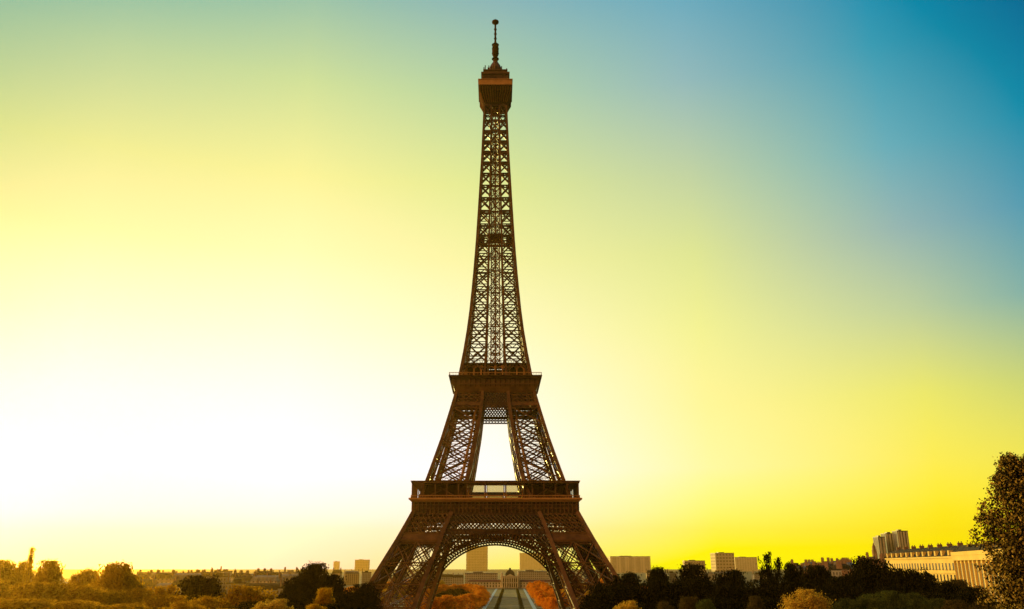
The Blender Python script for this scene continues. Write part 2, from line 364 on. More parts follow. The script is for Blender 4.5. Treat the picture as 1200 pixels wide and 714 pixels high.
# --- arches and lattice girders between the legs, on each of the four sides
AR, AC = 34.6, 5.2
def side(rot):
    Mx = Matrix.Rotation(rot, 4, 'Z')
    return Mx
def xf(mb, Mx):
    mb.v = [tuple(Mx @ Vector(p)) for p in mb.v]; return mb
def pl(x, z, off=0.0):           # a point on the inclined front plane
    return Vector((x, -(O(z)-off), z))
for q in range(4):
    Mx = side(q*math.pi/2)
    mb = MB()
    n = 60; th = 1.19
    def ap(r, t, off=0): return pl(r*math.sin(t), AC+r*math.cos(t), off)
    for k in range(n):
        t0 = -th+2*th*k/n; t1 = -th+2*th*(k+1)/n
        for r, tk in ((AR+0.3, 0.6), (AR+3.7, 0.55), (AR+1.5, 0.35)):
            mb.bar(ap(r, t0), ap(r, t1), 0.7, tk, up=(0,1,0)); mb.bar(ap(r, t0, 3.6), ap(r, t1, 3.6), 0.7, tk, up=(0,1,0))
        mb.add([ap(AR, t0), ap(AR, t1), ap(AR, t1, 3.6), ap(AR, t0, 3.6), ap(AR+.3, t0), ap(AR+.3, t1), ap(AR+.3, t1, 3.6), ap(AR+.3, t0, 3.6)],
               [(0,1,2,3),(7,6,5,4),(0,4,5,1),(3,2,6,7)])
        for off in (0, 3.6):
            mb.bar(ap(AR+1.4, t0, off), ap(AR+3.7, t0, off), 0.5)
            mb.bar(ap(AR+0.3, t0, off), ap(AR+1.5, (t0+t1)/2, off), 0.4)
            mb.bar(ap(AR+1.5, t1, off), ap(AR+3.7, t0, off), 0.2)
    xf(mb, Mx).build('arch', IRON_D, tower)
    mb = MB()                                                        # spandrel and girder
    cell = 1.75
    zt, zb = 51.2, 20.0
    for off in (0, 3.6):
        for j in range(int((zt-zb)/cell)+1):
            z0 = zt-(j+1)*cell; z1 = zt-j*cell
            nxc = int(I(z0)/cell)+1
            for i in range(-nxc, nxc):
                x0, x1 = i*cell, (i+1)*cell; xm = (x0+x1)/2; zm = (z0+z1)/2
                if abs(xm) > I(zm)-0.3: continue
                if math.hypot(xm, zm-AC) < AR+3.9+0.7: continue
                if off == 0 or (i+j) % 2 == 0:
                    mb.bar(pl(x0, z0, off), pl(x1, z1, off), 0.36); mb.bar(pl(x1, z0, off), pl(x0, z1, off), 0.36)
    for z, tk in ((51.2, 0.9), (47.6, 0.5), (44.2, 1.3), (43.0, 0.8)):
        for off in (0, 3.6): mb.bar(pl(-I(z), z, off), pl(I(z), z, off), 0.8, tk)
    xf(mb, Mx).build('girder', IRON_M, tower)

# --- first platform
fp = empty('first_platform'); fp.parent = tower
def ring(mb, h0, h1, z0, z1, inner):
    """square ring: outer half-width h0 at the bottom, h1 at the top, open inside"""
    o = [(-1,-1),(1,-1),(1,1),(-1,1)]
    vs = [(x*h0, y*h0, z0) for x, y in o]+[(x*h1, y*h1, z1) for x, y in o]+[(x*inner, y*inner, z0) for x, y in o]+[(x*inner, y*inner, z1) for x, y in o]
    fs = []
    for k in range(4):
        l = (k+1) % 4
        fs += [(k, l, 4+l, 4+k), (8+l, 8+k, 12+k, 12+l), (4+k, 4+l, 12+l, 12+k), (l, k, 8+k, 8+l)]
    mb.add(vs, fs)
mb = MB(); ring(mb, 33.0, 33.0, 56.9, 57.6, 11.0); mb.build('deck', IRON_D, fp)
mb = MB(); ring(mb, 35.0, 35.4, 51.4, 56.4, 33.4); ring(mb, 35.7, 35.7, 51.0, 51.7, 33.2)
for q in range(4):
    t = MB()
    k = -35.0
    while k <= 35.01:
        t.box(k-0.22, k+0.22, -36.1, -35.2, 51.7, 56.3); k += 1.75
    k = -34.1
    while k < 35:
        t.box(k-0.5, k+0.5, -35.75, -35.2, 53.2, 54.2); t.box(k-0.55, k+0.55, -35.9, -35.2, 54.9, 55.3); k += 1.75
    xf(t, side(q*math.pi/2)); mb.add(t.v, t.f)
mb.build('frieze', IRON, fp)
mb = MB(); ring(mb, 35.45, 35.5, 55.2, 56.28, 33.3); mb.build('painted_shade_band', IRON_D, fp)  # dark strip standing in for the shade under the cornice
mb = MB(); ring(mb, 36.2, 37.0, 56.3, 57.2, 32.0); ring(mb, 37.3, 37.3, 57.2, 57.9, 31.9); mb.build('cornice', IRON_L, fp)
mb = MB()
for q in range(4):
    t = MB(); t.box(-36.4, 36.4, -36.5, -36.3, 58.8, 59.05)
    for k in range(105): t.box(-36.4+k*0.7-0.05, -36.4+k*0.7+0.05, -36.45, -36.35, 57.9, 58.8)
    xf(t, side(q*math.pi/2)); mb.add(t.v, t.f)
mb.build('railing', IRON_L, fp)
mb = MB(); ring(mb, 36.4, 36.4, 64.2, 64.9, 24.0); ring(mb, 36.7, 36.7, 64.9, 65.2, 24.0)
mb.build('canopy', IRON, fp)
for q in range(4):
    for k, x in enumerate((-35.9, -31, -26, -21, -16, -12.3, -4.2, 4.2, 12.3, 16, 21, 26, 31)):
        t = MB(); t.box(x-0.28, x+0.28, -36.1, -35.6, 57.9, 64.25); xf(t, side(q*math.pi/2)).build('post', IRON, fp)
    for x0, x1 in ((-31.5, -12.6), (12.6, 31.5)):
        t = MB(); t.box(x0, x1, -31.6, -25.0, 57.6, 64.1)
        k = x0
        while k <= x1: t.box(k-0.2, k+0.2, -31.95, -31.5, 57.6, 64.1); k += 2.1
        xf(t, side(q*math.pi/2)).build('pavilion', IRON_D, fp)
    for x0, x1 in ((-11.6, -4.9), (-3.5, 3.5), (4.9, 11.6)):
        t = MB(); t.box(x0, x1, -31.0, -30.9, 58.4, 63.6)
        pn = xf(t, side(q*math.pi/2)).build('window', PANE, fp)
        t = MB()
        for a, c in ((x0-0.3, x0), (x1, x1+0.3)): t.box(a, c, -31.3, -30.7, 57.7, 64.1)
        t.box(x0-0.3, x1+0.3, -31.3, -30.7, 63.6, 64.1); t.box(x0-0.3, x1+0.3, -31.3, -30.7, 57.7, 58.4)
        xf(t, side(q*math.pi/2)).build('frame', IRON_L, pn)

# --- middle legs, first to second platform
for sx in (-1, 1):
    for sy in (-1, 1):
        mb = MB(); chords(mb, 57.6, 112, sx, sy, 1.5, 8)
        zs = [57.6, 66.4, 75.6, 84.2, 92.6, 100.6]
        for z0, z1 in zip(zs, zs[1:]):
            for A0, B0, A1, B1, nr in leg_faces(z0, z1, sx, sy):
                mb.truss(A1, B1, nr, 1.1, 0.3, 0.18); mb.bar(A0, B1, 0.95, 0.6); mb.bar(B0, A1, 0.95, 0.6)
                M0 = (A0+B0)/2; M1 = (A1+B1)/2
        for A0, B0, A1, B1, nr in leg_faces(101.0, 102.6, sx, sy):
            d = Vector(nr)*0.2
            mb.add([A0-d, B0-d, B1-d, A1-d, A0+d, B0+d, B1+d, A1+d], [(0,1,2,3),(7,6,5,4),(0,4,5,1),(3,2,6,7),(0,3,7,4),(1,5,6,2)])
        for A0, B0, A1, B1, nr in leg_faces(102.8, 108.0, sx, sy): fine_panel(mb, A0, B0, A1, B1, 5, 3, 0.25)
        mb.build('leg', IRON, tower)
        # inclined lift rails run up the inner side of each leg
        for e in (0.25, 0.75):
            mb = MB()
            for k in range(8):
                a = 57.6+k*6.2; c = a+6.2
                pa = I(a)+(O(a)-I(a))*0.2; pc = I(c)+(O(c)-I(c))*0.2; qa = I(a)+(O(a)-I(a))*e; qc = I(c)+(O(c)-I(c))*e
                mb.bar((sx*pa, sy*qa, a), (sx*pc, sy*qc, c), 0.7, 0.5)
            mb.build('lift_rail', IRON_L, tower)
for q in range(4):
    mb = MB()
    for z0 in (99.0, 100.4):
        w_ = I(z0)+0.2; n = 9
        for i in range(n):
            x0 = -w_+2*w_*i/n; x1 = x0+2*w_/n
            for off in (0,):
                mb.bar(pl(x0, z0, off), pl(x1, z0+1.4, off), 0.3); mb.bar(pl(x1, z0, off), pl(x0, z0+1.4, off), 0.3)
    for z in (99.0, 100.4): mb.bar(pl(-I(z), z), pl(I(z), z), 0.5, 0.45)
    mb.bar(pl(-I(101.8), 101.8), pl(I(101.8), 101.8), 0.5, 1.5)
    for z0 in (102.6, 104.4, 106.2):
        w_ = I(z0); n = 9
        for i in range(n):
            x0 = -w_+2*w_*i/n; x1 = x0+2*w_/n
            for off in (0, 1.4):
                mb.bar(pl(x0, z0, off), pl(x1, z0+1.8, off), 0.4); mb.bar(pl(x1, z0, off), pl(x0, z0+1.8, off), 0.4)
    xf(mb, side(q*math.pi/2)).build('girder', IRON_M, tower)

# --- second platform
sp2 = empty('second_platform'); sp2.parent = tower
mb = MB(); ring(mb, 18.6, 19.0, 107.2, 108.0, 9); ring(mb, 18.9, 19.9, 108.0, 111.0, 16); ring(mb, 20.2, 20.4, 111.0, 113.6, 16); mb.build('frieze', IRON, sp2)
mb = MB()
for q in range(4):
    t = MB()
    for k in range(17):
        x = -18.4+k*2.3; t.add([(x-.15,-18.7,108.1),(x+.15,-18.7,108.1),(x+.15,-21.2,113.6),(x-.15,-21.2,113.6),(x-.15,-19.6,113.6),(x+.15,-19.6,113.6)],
                              [(0,1,2,3),(0,3,4),(1,5,2),(3,2,5,4)])
    xf(t, side(q*math.pi/2)); mb.add(t.v, t.f)
mb.build('bracket', IRON_D, sp2)
mb = MB(); ring(mb, 21.2, 21.5, 113.6, 114.6, 8); ring(mb, 21.8, 21.8, 114.6, 115.1, 8); mb.build('deck', IRON_D, sp2)
mb = MB()
for q in range(4):
    t = MB(); t.box(-21.6, 21.6, -21.65, -21.45, 116.2, 116.45)
    for k in range(60): t.box(-21.6+k*.73-.05, -21.6+k*.73+.05, -21.6, -21.5, 115.1, 116.3)
    xf(t, side(q*math.pi/2)); mb.add(t.v, t.f)
mb.build('railing', IRON_L, sp2)
mb = MB()                                                               # upper storey of the second level
for q in range(4):
    t = MB()
    for k in range(9):
        x = -13.6+k*3.4; t.box(x-0.3, x+0.3, -14.7, -14.1, 115.1, 121.6)
    for k in range(8):                                                 # round-headed arcade
        xc = -11.9+k*3.4
        for j in range(8):
            a0 = math.pi*j/8; a1 = math.pi*(j+1)/8
            t.bar((xc+1.5*math.cos(a0), -14.4, 119.2+1.5*math.sin(a0)), (xc+1.5*math.cos(a1), -14.4, 119.2+1.5*math.sin(a1)), 0.4, 0.35)
        t.bar((xc-1.5, -14.4, 121.4), (xc-0.9, -14.4, 120.6), 0.5); t.bar((xc+1.5, -14.4, 121.4), (xc+0.9, -14.4, 120.6), 0.5)
    xf(t, side(q*math.pi/2)); mb.add(t.v, t.f)
mb.build('arcade', IRON_L, sp2)
mb = MB(); ring(mb, 15.2, 15.4, 121.5, 122.3, 5); mb.build('roof', IRON_D, sp2)
mb = MB(); mb.box(-4.5, 4.5, -4.5, 4.5, 115.1, 121.4); mb.build('kiosk', IRON_D, sp2)
mb = MB()
for q in range(4):
    t = MB(); t.box(-15.2, 15.2, -15.3, -15.15, 123.4, 123.6)
    for k in range(44): t.box(-15.2+k*.7-.05, -15.2+k*.7+.05, -15.25, -15.17, 122.3, 123.5)
    for k in range(12):
        t.bar((-14+k*2.5, -15.2, 122.3), (-13+k*2.5, -15.2, 124.6), 0.22); t.bar((-12+k*2.5, -15.2, 122.3), (-13+k*2.5, -15.2, 124.6), 0.22)
    xf(t, side(q*math.pi/2)); mb.add(t.v, t.f)
mb.build('upper_railing', IRON, sp2)

# --- upper shaft
zs = [115.2]; st = 11.6
while zs[-1] < 262: zs.append(zs[-1]+st); st = max(6.2, st*0.955)
zs[-1] = 266.0
mb = MB()
for sx in (-1, 1):
    for sy in (-1, 1):
        for fo in (O, I):
            for fi in (O, I):
                for a, c in zip(zs, zs[1:]):
                    big = fo is O and fi is O
                    k = 1.0 if big else 0.55
                    s_ = max(0.75, 1.6-(a-115)/200)
                    mb.bar((sx*fo(a), sy*fi(a), a), (sx*fo(c), sy*fi(c), c), s_*k+0.1, s_*k+0.1, up=(0,1,0))
mb.build('corner_column', IRON, tower)
mb = MB()
for q in range(4):
    t = MB()
    for z0, z1 in zip(zs, zs[1:]):
        s_ = max(0.45, 1-(z0-115)/260)
        for sx in (-1, 1):
            A0, B0, A1, B1 = pl(sx*O(z0), z0), pl(sx*I(z0), z0), pl(sx*O(z1), z1), pl(sx*I(z1), z1)
            t.bar(A0+(A1-A0)*.25, B1, 1.05*s_, 0.6); t.bar(B0+(B1-B0)*.25, A1, 1.05*s_, 0.6)
            t.truss(A1, B1, (0,1,0), 2.1*s_, 0.5, 0.4, 2.0)
            mA, mB = (A0+A1)/2, (B0+B1)/2; ce = (mA+mB)/2
            # the inner wall of the leg behind
            yb = -I(z0)-0.02
            if z0 < 200:
                a0, b0, a1, b1 = Vector((sx*O(z0), -I(z0), z0)), Vector((sx*I(z0), -I(z0), z0)), Vector((sx*O(z1), -I(z1), z1)), Vector((sx*I(z1), -I(z1), z1))
                t.bar(a1, b1, 0.4)
        A0, B0, A1, B1 = pl(-I(z0), z0), pl(I(z0), z0), pl(-I(z1), z1), pl(I(z1), z1)
        t.truss(A1, B1, (0,1,0), 1.0*s_, 0.28, 0.2, 1.2)
        m0, m1 = (A0+A1)/2, (B0+B1)/2
        t.bar(A0, B1, 0.35); t.bar(B0, A1, 0.35)
    xf(t, side(q*math.pi/2)); mb.add(t.v, t.f)
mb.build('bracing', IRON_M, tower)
mb = MB()
for x in (-2.3, 0, 2.3):
    for y in (-2.3, 2.3): mb.bar((x, y, 115), (x*0.8, y*0.8, 276), 0.5 if x else 0.7)
z = 118.0
while z < 270:
    for s_ in (-1, 1):
        mb.bar((-2.3, s_*2.3, z), (2.3, s_*2.3, z), 0.3); mb.bar((s_*2.3, -2.3, z), (s_*2.3, 2.3, z), 0.3)
        mb.bar((-2.3, s_*2.2, z), (0, s_*2.2, z+3), 0.24); mb.bar((2.3, s_*2.2, z), (0, s_*2.2, z+3), 0.24)
    z += 3
mb.build('lift_shaft', IRON_L, tower)
mb = MB(); zz = 116.0; ang = 0                                          # spiral stair beside the lift
while zz < 262:
    a = ang; mb.bar((1.2*math.cos(a), 3.4+1.2*math.sin(a), zz), (1.2*math.cos(a+.8), 3.4+1.2*math.sin(a+.8), zz+.8), 0.45, 0.3); ang += .8; zz += .8
mb.build('stair', IRON_D, tower)
ip = MB(); ring(ip, 8.6, 8.6, 190.2, 190.6, 5.5); ip.box(-2.8, 2.8, -2.8, 2.8, 190.2, 193.6)
for q in range(4):
    t = MB(); t.box(-8.6, 8.6, -8.65, -8.55, 191.6, 191.75)
    for k in range(15): t.box(-8.4+k*1.2-.04, -8.4+k*1.2+.04, -8.65, -8.55, 190.6, 191.7)
    xf(t, side(q*math.pi/2)); ip.add(t.v, t.f)
ip.build('intermediate_platform', IRON, tower)

# --- summit
sm = empty('summit_cabin'); sm.parent = tower
mb = MB()
mb.lathe([(5.6*1.414, 267.0), (6.0*1.414, 267.8), (6.4*1.414, 269.2), (6.8*1.414, 270.2), (6.95*1.414, 270.8)], 4, rot=math.pi/4)
mb.build('flared_base', IRON_D, sm)
mb = MB(); mb.lathe([(6.9*1.414, 270.8), (7.3*1.414, 272.0), (8.0*1.414, 273.6), (8.2*1.414, 276.6)], 4, rot=math.pi/4); mb.build('gallery', IRON_D, sm)
mb = MB()
for q in range(4):
    t = MB()
    for k in range(13):
        x = -8.2+k*1.367
        t.bar((x, -8.45, 273.4), (x, -8.6, 276.6), 0.42); t.bar((x*.87, -7.3, 270.6), (x, -8.45, 273.4), 0.42)
        t.bar((x*.76, -6.1, 267.6), (x*.87, -7.3, 270.6), 0.35)
    xf(t, side(q*math.pi/2)); mb.add(t.v, t.f)
mb.build('rib', IRON_R, sm)
mb = MB(); mb.box(-9.2, 9.2, -9.2, 9.2, 276.6, 277.3); mb.box(-9.0, 9.0, -9.0, 9.0, 277.3, 279.6); mb.box(-9.3, 9.3, -9.3, 9.3, 279.6, 280.1)
mb.build('cornice', IRON_L, sm)
mb = MB(); mb.box(-6.9, 6.9, -6.9, 6.9, 280.1, 284.2); mb.box(-7.7, 7.7, -7.7, 7.7, 284.2, 285.4); mb.box(-6.2, 6.2, -6.2, 6.2, 285.4, 287.0); mb.box(-6.6, 6.6, -6.6, 6.6, 287.0, 287.6); mb.box(-5.4, 5.4, -5.4, 5.4, 287.6, 288.2)
for k in range(9):
    x = -6.6+k*1.65
    for y in (-7.15, 7.15): mb.box(x-.2, x+.2, y-.2, y+.2, 280.1, 284.2); mb.box(y-.2, y+.2, x-.2, x+.2, 280.1, 284.2)
mb.build('upper_cabin', IRON, sm)
rnd = random.Random(5)
for k in range(26):
    x = rnd.uniform(-6.2, 6.2); y = rnd.choice((-6.2, 6.2)); 
    if k % 2: x, y = y, x
    mb = MB(); mb.box(x-.25, x+.25, y-.25, y+.25, 287.6, 287.8+rnd.uniform(.8, 2.4)); mb.build('aerial', IRON_D, sm)
mb = MB()
mb.lathe([(5.2, 288.2), (5.0, 289.6), (3.9, 290.0), (3.7, 291.6), (2.9, 293.6), (1.9, 295.2), (1.3, 296.4)], 12); mb.build('dome', IRON, sm)
for k in range(8):
    a = k*math.pi/4
    t = MB(); t.bar((4.8*math.cos(a), 4.8*math.sin(a), 288.2), (2.2*math.cos(a), 2.2*math.sin(a), 294.6), 0.4); t.build('rib', IRON_D, sm)
mb = MB()
mb.lathe([(1.3, 296.0), (1.2, 299.5), (1.75, 300.6), (1.85, 303.0), (1.75, 306.0), (1.3, 307.4), (0.75, 308.6), (0.55, 309.5), (0.5, 320.6)], 10)
for z in (298, 301.5, 304.5, 307): mb.lathe([(2.0, z), (2.0, z+.35)], 10)
for z in (311, 314, 317): mb.lathe([(0.8, z), (0.8, z+.5)], 8)
mb.lathe([(0.5, 320.4), (1.9, 321.4), (1.9, 322.5), (1.6, 322.7)], 10)
mb.box(-.15, .15, -.15, .15, 322.7, 324.0)
mb.build('antenna', IRON_D, tower)

# ------------------------------------------------------------------ trees
def crown_mesh(name, seed, lobes, n, leaf, shell=0.55):
    """many leaf-sized faces spread through a set of ellipsoid lobes: (cx,cy,cz,rx,ry,rz)"""
    rn = random.Random(seed); V = []; F = []
    # each lobe is broken into sprays so the outline is ragged
    sprays = []
    wts = [l[3]*l[4]*l[5] for l in lobes]; tot = sum(wts)
    for l, wv in zip(lobes, wts):
        for _ in range(max(8, int(260*wv/tot))):
            while True:
                d = Vector((rn.gauss(0,1), rn.gauss(0,1), rn.gauss(0,1)))
                if d.length > 0.1: break
            d.normalize(); r = rn.uniform(shell, 1.0)
            sprays.append((Vector((l[0]+d.x*l[3]*r, l[1]+d.y*l[4]*r, l[2]+d.z*l[5]*r)), rn.uniform(0.05, 0.095)))
    per = n//len(sprays)
    for c, sr in sprays:
        if c.z < 0.03: c.z = 0.03+rn.random()*0.05
        for _ in range(per):
            d = Vector((rn.gauss(0,1), rn.gauss(0,1), rn.gauss(0,.8)))*0.5
            p = c+d*sr
            s_ = leaf*rn.uniform(0.6, 1.35)
            a = Vector((rn.gauss(0,1), rn.gauss(0,1), rn.gauss(0,1))).normalized(); bb = a.orthogonal().normalized()
            cc = a.cross(bb)
            q = len(V)
            V += [tuple(p-bb*s_), tuple(p+cc*s_*0.55), tuple(p+bb*s_), tuple(p-cc*s_*0.55)]
            F.append((q, q+1, q+2, q+3))
    xs_ = sorted(abs(p[0]) for p in V); ys_ = sorted(abs(p[1]) for p in V); zs_ = sorted(p[2] for p in V); n_ = len(V)
    kx_ = .5/xs_[int(n_*.992)]; ky_ = .5/ys_[int(n_*.992)]; kz_ = 1/zs_[int(n_*.997)]
    V = [(p[0]*kx_, p[1]*ky_, p[2]*kz_) for p in V]
    V = [(p[0], p[1], p[2] if p[2] < .96 else .96+(p[2]-.96)*.35) for p in V]
    me = bpy.data.meshes.new(name); me.from_pydata(V, [], F); me.materials.append(L_DARK); me.update()
    return me
def trunk_mesh(seed, tall=0.85, th=0.03, nb=7, spread=0.3):
    rn = random.Random(seed); b = MB()
    pts = [(0,0,-0.02)]; 
    for k in range(1, 6): pts.append((rn.uniform(-.015,.015)*k, rn.uniform(-.015,.015)*k, tall*k/5))
    b.tube(pts, [th*1.3, th, th*.8, th*.6, th*.4, th*.12], 8)
    for k in range(nb):
        h = tall*(0.32+0.55*k/nb); a = k*2.4+rn.random()
        p0 = Vector((0,0,h)); p1 = p0+Vector((math.cos(a), math.sin(a), 0.7))*spread*(0.55+0.2*rn.random()); p2 = p1+Vector((math.cos(a+.3)*.5, math.sin(a+.3)*.5, 0.6))*spread*.4
        b.tube([p0, p1, p2], [th*.45, th*.25, th*.06], 6)
    o = b.build('trunk', BARK); me = o.data; bpy.data.objects.remove(o); return me
def rl(seed, n, kind):
    rn = random.Random(seed); L = []
    if kind == 'round':
        L.append((0,0,.56,.38,.38,.38))
        for k in range(n+6):
            a = k*2.4+rn.uniform(-.4,.4); e = rn.uniform(-.6, 1.3); r = rn.uniform(.24,.32)
            L.append((math.cos(a)*math.cos(e)*r, math.sin(a)*math.cos(e)*r, .56+math.sin(e)*r, *[rn.uniform(.12,.18)]*2, rn.uniform(.10,.15)))
    elif kind == 'broad':
        L.append((0,0,.52,.42,.42,.40))
        for k in range(n+8):
            a = k*2.4+rn.uniform(-.4,.4); r = rn.uniform(.08,.36)
            L.append((math.cos(a)*r, math.sin(a)*r, rn.uniform(.66,.79)-.25*(r/.36)**3, rn.uniform(.10,.15), rn.uniform(.10,.15), rn.uniform(.09,.12)))
        for k in range(10):
            a = k*.63; L.append((math.cos(a)*.34, math.sin(a)*.34, rn.uniform(.35,.6), .13, .13, .14))
    elif kind == 'poplar':
        for k in range(n):
            t = (k+.5)/n; r = .30*math.sin(math.pi*(0.15+.8*t))**.6*(1-.35*t)
            L.append((rn.uniform(-.07,.07), rn.uniform(-.07,.07), .1+.85*t, r, r, .12))
    elif kind == 'spire':
        for k in range(n):
            t = (k+.5)/n; r = .26*(1-t)+.03
            L.append((rn.uniform(-.02,.02), rn.uniform(-.02,.02), .06+.93*t, r, r, .07))
    elif kind == 'dome':
        L.append((0,0,.3,.5,.5,.55))
        for k in range(n+6):
            a = k*2.4; e = rn.uniform(0.1, 1.4); r = .38
            L.append((math.cos(a)*math.cos(e)*r, math.sin(a)*math.cos(e)*r, .3+math.sin(e)*r*1.25, .16, .16, .13))
    return L
CM = {}
for kind, n, cnt, leaf in (('round', 14, 17000, .017), ('broad', 14, 17000, .017), ('poplar', 12, 9000, .019), ('spire', 12, 6000, .018), ('dome', 12, 16000, .015)):
    for v in range(3): CM[kind, v] = crown_mesh('crown', 100+v*7+len(kind), rl(v*13+len(kind)*5+1, n, kind), cnt, leaf)
TM = [trunk_mesh(s) for s in (1, 2, 3)]
tree_n = [0]
def tree(name, kind, x, y, top, width, m_, label, cat='tree', group=None, base=None, wy=None):
    """top: height above sea level of the crown's top; width: crown width in metres"""
    tree_n[0] += 1; v = tree_n[0] % 3
    z0 = g(x, y) if base is None else base
    H = max(top-z0, 1.0)
    kx = kz = 1.0
    root = empty(name, (x, y, z0), (tree_n[0]*math.pi/2) % 6.28, (width/kx, (wy or width)/kx, H/kz))
    tag(root, label, cat, group)
    c = bpy.data.objects.new('crown', CM[kind, v]); col.objects.link(c); c.parent = root
    c.material_slots[0].link = 'OBJECT'; c.material_slots[0].material = m_
    t = bpy.data.objects.new('trunk', TM[v]); col.objects.link(t); t.parent = root
    return root
def ptree(name, kind, pl_, pr, ptop, Y, m_, label, cat='tree', group=None):
    """a tree whose crown reaches from column pl_ to pr and up to row ptop of the photograph"""
    x0, zt = survey(pl_, ptop, Y); x1, _ = survey(pr, ptop, Y)
    return tree(name, kind, (x0+x1)/2, Y, zt, (x1-x0), m_, label, cat, group)

# left side, most with the haze glow put into their leaf colour
T = ptree
T('broadleaf_tree', 'round', -22, 22, 654, 215, L_GLOW, 'leafy tree cut by the left edge of the photo')
T('broadleaf_tree', 'round', 14, 42, 655, 225, L_GLOW, 'small tree just left of the pointed conifer')
T('conifer_tree', 'spire', 30, 47, 639, 205, L_GLOW, 'slim pointed conifer rising above the far left trees')
T('broadleaf_tree', 'broad', 40, 79, 654, 200, L_GLOW, 'round tree just right of the pointed conifer')
T('broadleaf_tree', 'round', 82, 122, 665, 210, L_GLOW, 'lower tree against the left shoulder of the wide flat-topped tree')
T('broadleaf_tree', 'broad', 108, 175, 657, 170, L_GLOW, 'wide flat-topped tree standing alone on the far left', )
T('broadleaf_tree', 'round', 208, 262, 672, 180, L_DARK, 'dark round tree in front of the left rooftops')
T('broadleaf_tree', 'round', 255, 328, 684, 170, L_GLOW, 'wide brown tree below the left rooftops, beside the dark round one')
T('broadleaf_tree', 'round', 172, 215, 684, 190, L_GLOW, 'low brown tree between the flat-topped tree and the dark round one')
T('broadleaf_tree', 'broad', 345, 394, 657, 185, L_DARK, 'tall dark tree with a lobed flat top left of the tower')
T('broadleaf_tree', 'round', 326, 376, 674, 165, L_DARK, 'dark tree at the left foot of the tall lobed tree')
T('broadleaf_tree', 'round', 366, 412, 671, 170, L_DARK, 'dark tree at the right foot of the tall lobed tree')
T('broadleaf_tree', 'dome', 366, 396, 687, 140, L_GLOW, 'small olive-brown tree in front of the tall lobed tree')
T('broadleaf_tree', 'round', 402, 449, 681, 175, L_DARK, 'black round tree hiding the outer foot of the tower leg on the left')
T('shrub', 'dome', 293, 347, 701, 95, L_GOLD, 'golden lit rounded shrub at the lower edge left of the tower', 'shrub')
T('shrub', 'dome', 352, 386, 707, 92, L_GLOW, 'low brown shrub right of the golden shrub on the left', 'shrub')
T('shrub', 'dome', 184, 246, 704, 95, L_GLOW, 'low shrub with a faintly lit top under the left rooftops', 'shrub')
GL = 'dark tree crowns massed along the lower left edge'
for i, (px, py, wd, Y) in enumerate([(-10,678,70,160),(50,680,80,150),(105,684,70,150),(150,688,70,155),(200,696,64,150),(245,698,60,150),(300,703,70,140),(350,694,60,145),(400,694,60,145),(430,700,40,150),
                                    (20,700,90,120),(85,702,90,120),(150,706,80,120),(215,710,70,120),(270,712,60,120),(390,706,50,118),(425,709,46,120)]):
    T('broadleaf_tree', 'round', px-wd/2, px+wd/2, py, Y, L_GLOW if px < 300 else L_DARK, 'tree crown in the hazy mass along the lower left edge' if px < 300 else 'dark crown at the lower edge by the left tower leg', group=GL)
# right side, dark against the sky
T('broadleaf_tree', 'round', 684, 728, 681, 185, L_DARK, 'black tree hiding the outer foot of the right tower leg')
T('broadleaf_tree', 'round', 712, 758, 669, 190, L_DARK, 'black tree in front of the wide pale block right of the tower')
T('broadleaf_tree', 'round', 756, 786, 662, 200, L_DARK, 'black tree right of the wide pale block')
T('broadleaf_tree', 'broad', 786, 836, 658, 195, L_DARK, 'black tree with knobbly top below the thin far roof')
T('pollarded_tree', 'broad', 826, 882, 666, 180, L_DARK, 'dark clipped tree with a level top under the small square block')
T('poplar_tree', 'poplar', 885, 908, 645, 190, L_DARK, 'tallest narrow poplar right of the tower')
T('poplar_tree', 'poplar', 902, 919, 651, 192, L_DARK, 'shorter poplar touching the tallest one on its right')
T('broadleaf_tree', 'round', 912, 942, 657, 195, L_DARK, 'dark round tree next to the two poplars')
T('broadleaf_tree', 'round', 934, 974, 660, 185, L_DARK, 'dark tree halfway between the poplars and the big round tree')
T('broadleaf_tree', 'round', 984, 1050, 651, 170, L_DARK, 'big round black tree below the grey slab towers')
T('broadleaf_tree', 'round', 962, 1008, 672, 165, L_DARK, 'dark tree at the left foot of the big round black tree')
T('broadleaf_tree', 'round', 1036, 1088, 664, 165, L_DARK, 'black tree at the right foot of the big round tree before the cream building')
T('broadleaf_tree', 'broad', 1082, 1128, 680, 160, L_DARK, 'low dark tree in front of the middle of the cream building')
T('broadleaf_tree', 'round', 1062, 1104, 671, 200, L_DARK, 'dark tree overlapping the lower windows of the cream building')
T('broadleaf_tree', 'round', 1100, 1142, 677, 190, L_BROWN, 'brown tree where the cream building meets the columned one')
T('broadleaf_tree', 'round', 1118, 1166, 686, 120, L_DARK, 'low dark tree at the foot of the columned building')
T('shrub', 'dome', 716, 754, 703, 100, L_GOLD, 'bright yellow shrub at the lower edge right of the tower', 'shrub')
T('shrub', 'round', 795, 819, 698, 112, L_BROWN, 'small rounded orange-brown shrub at the lower edge', 'shrub')
T('shrub', 'dome', 764, 792, 704, 102, L_BROWN, 'dull brown shrub between the yellow and the orange shrub', 'shrub')
T('shrub', 'dome', 812, 840, 701, 102, L_GREEN, 'olive shrub against the right side of the orange shrub', 'shrub')
T('shrub', 'dome', 872, 898, 697, 105, L_BROWN, 'small brown shrub below the poplars', 'shrub')
T('shrub', 'dome', 913, 975, 689, 95, L_GOLD, 'largest golden shrub at the lower right, below the big round tree', 'shrub')
GR = 'dark tree crowns massed along the lower right edge'
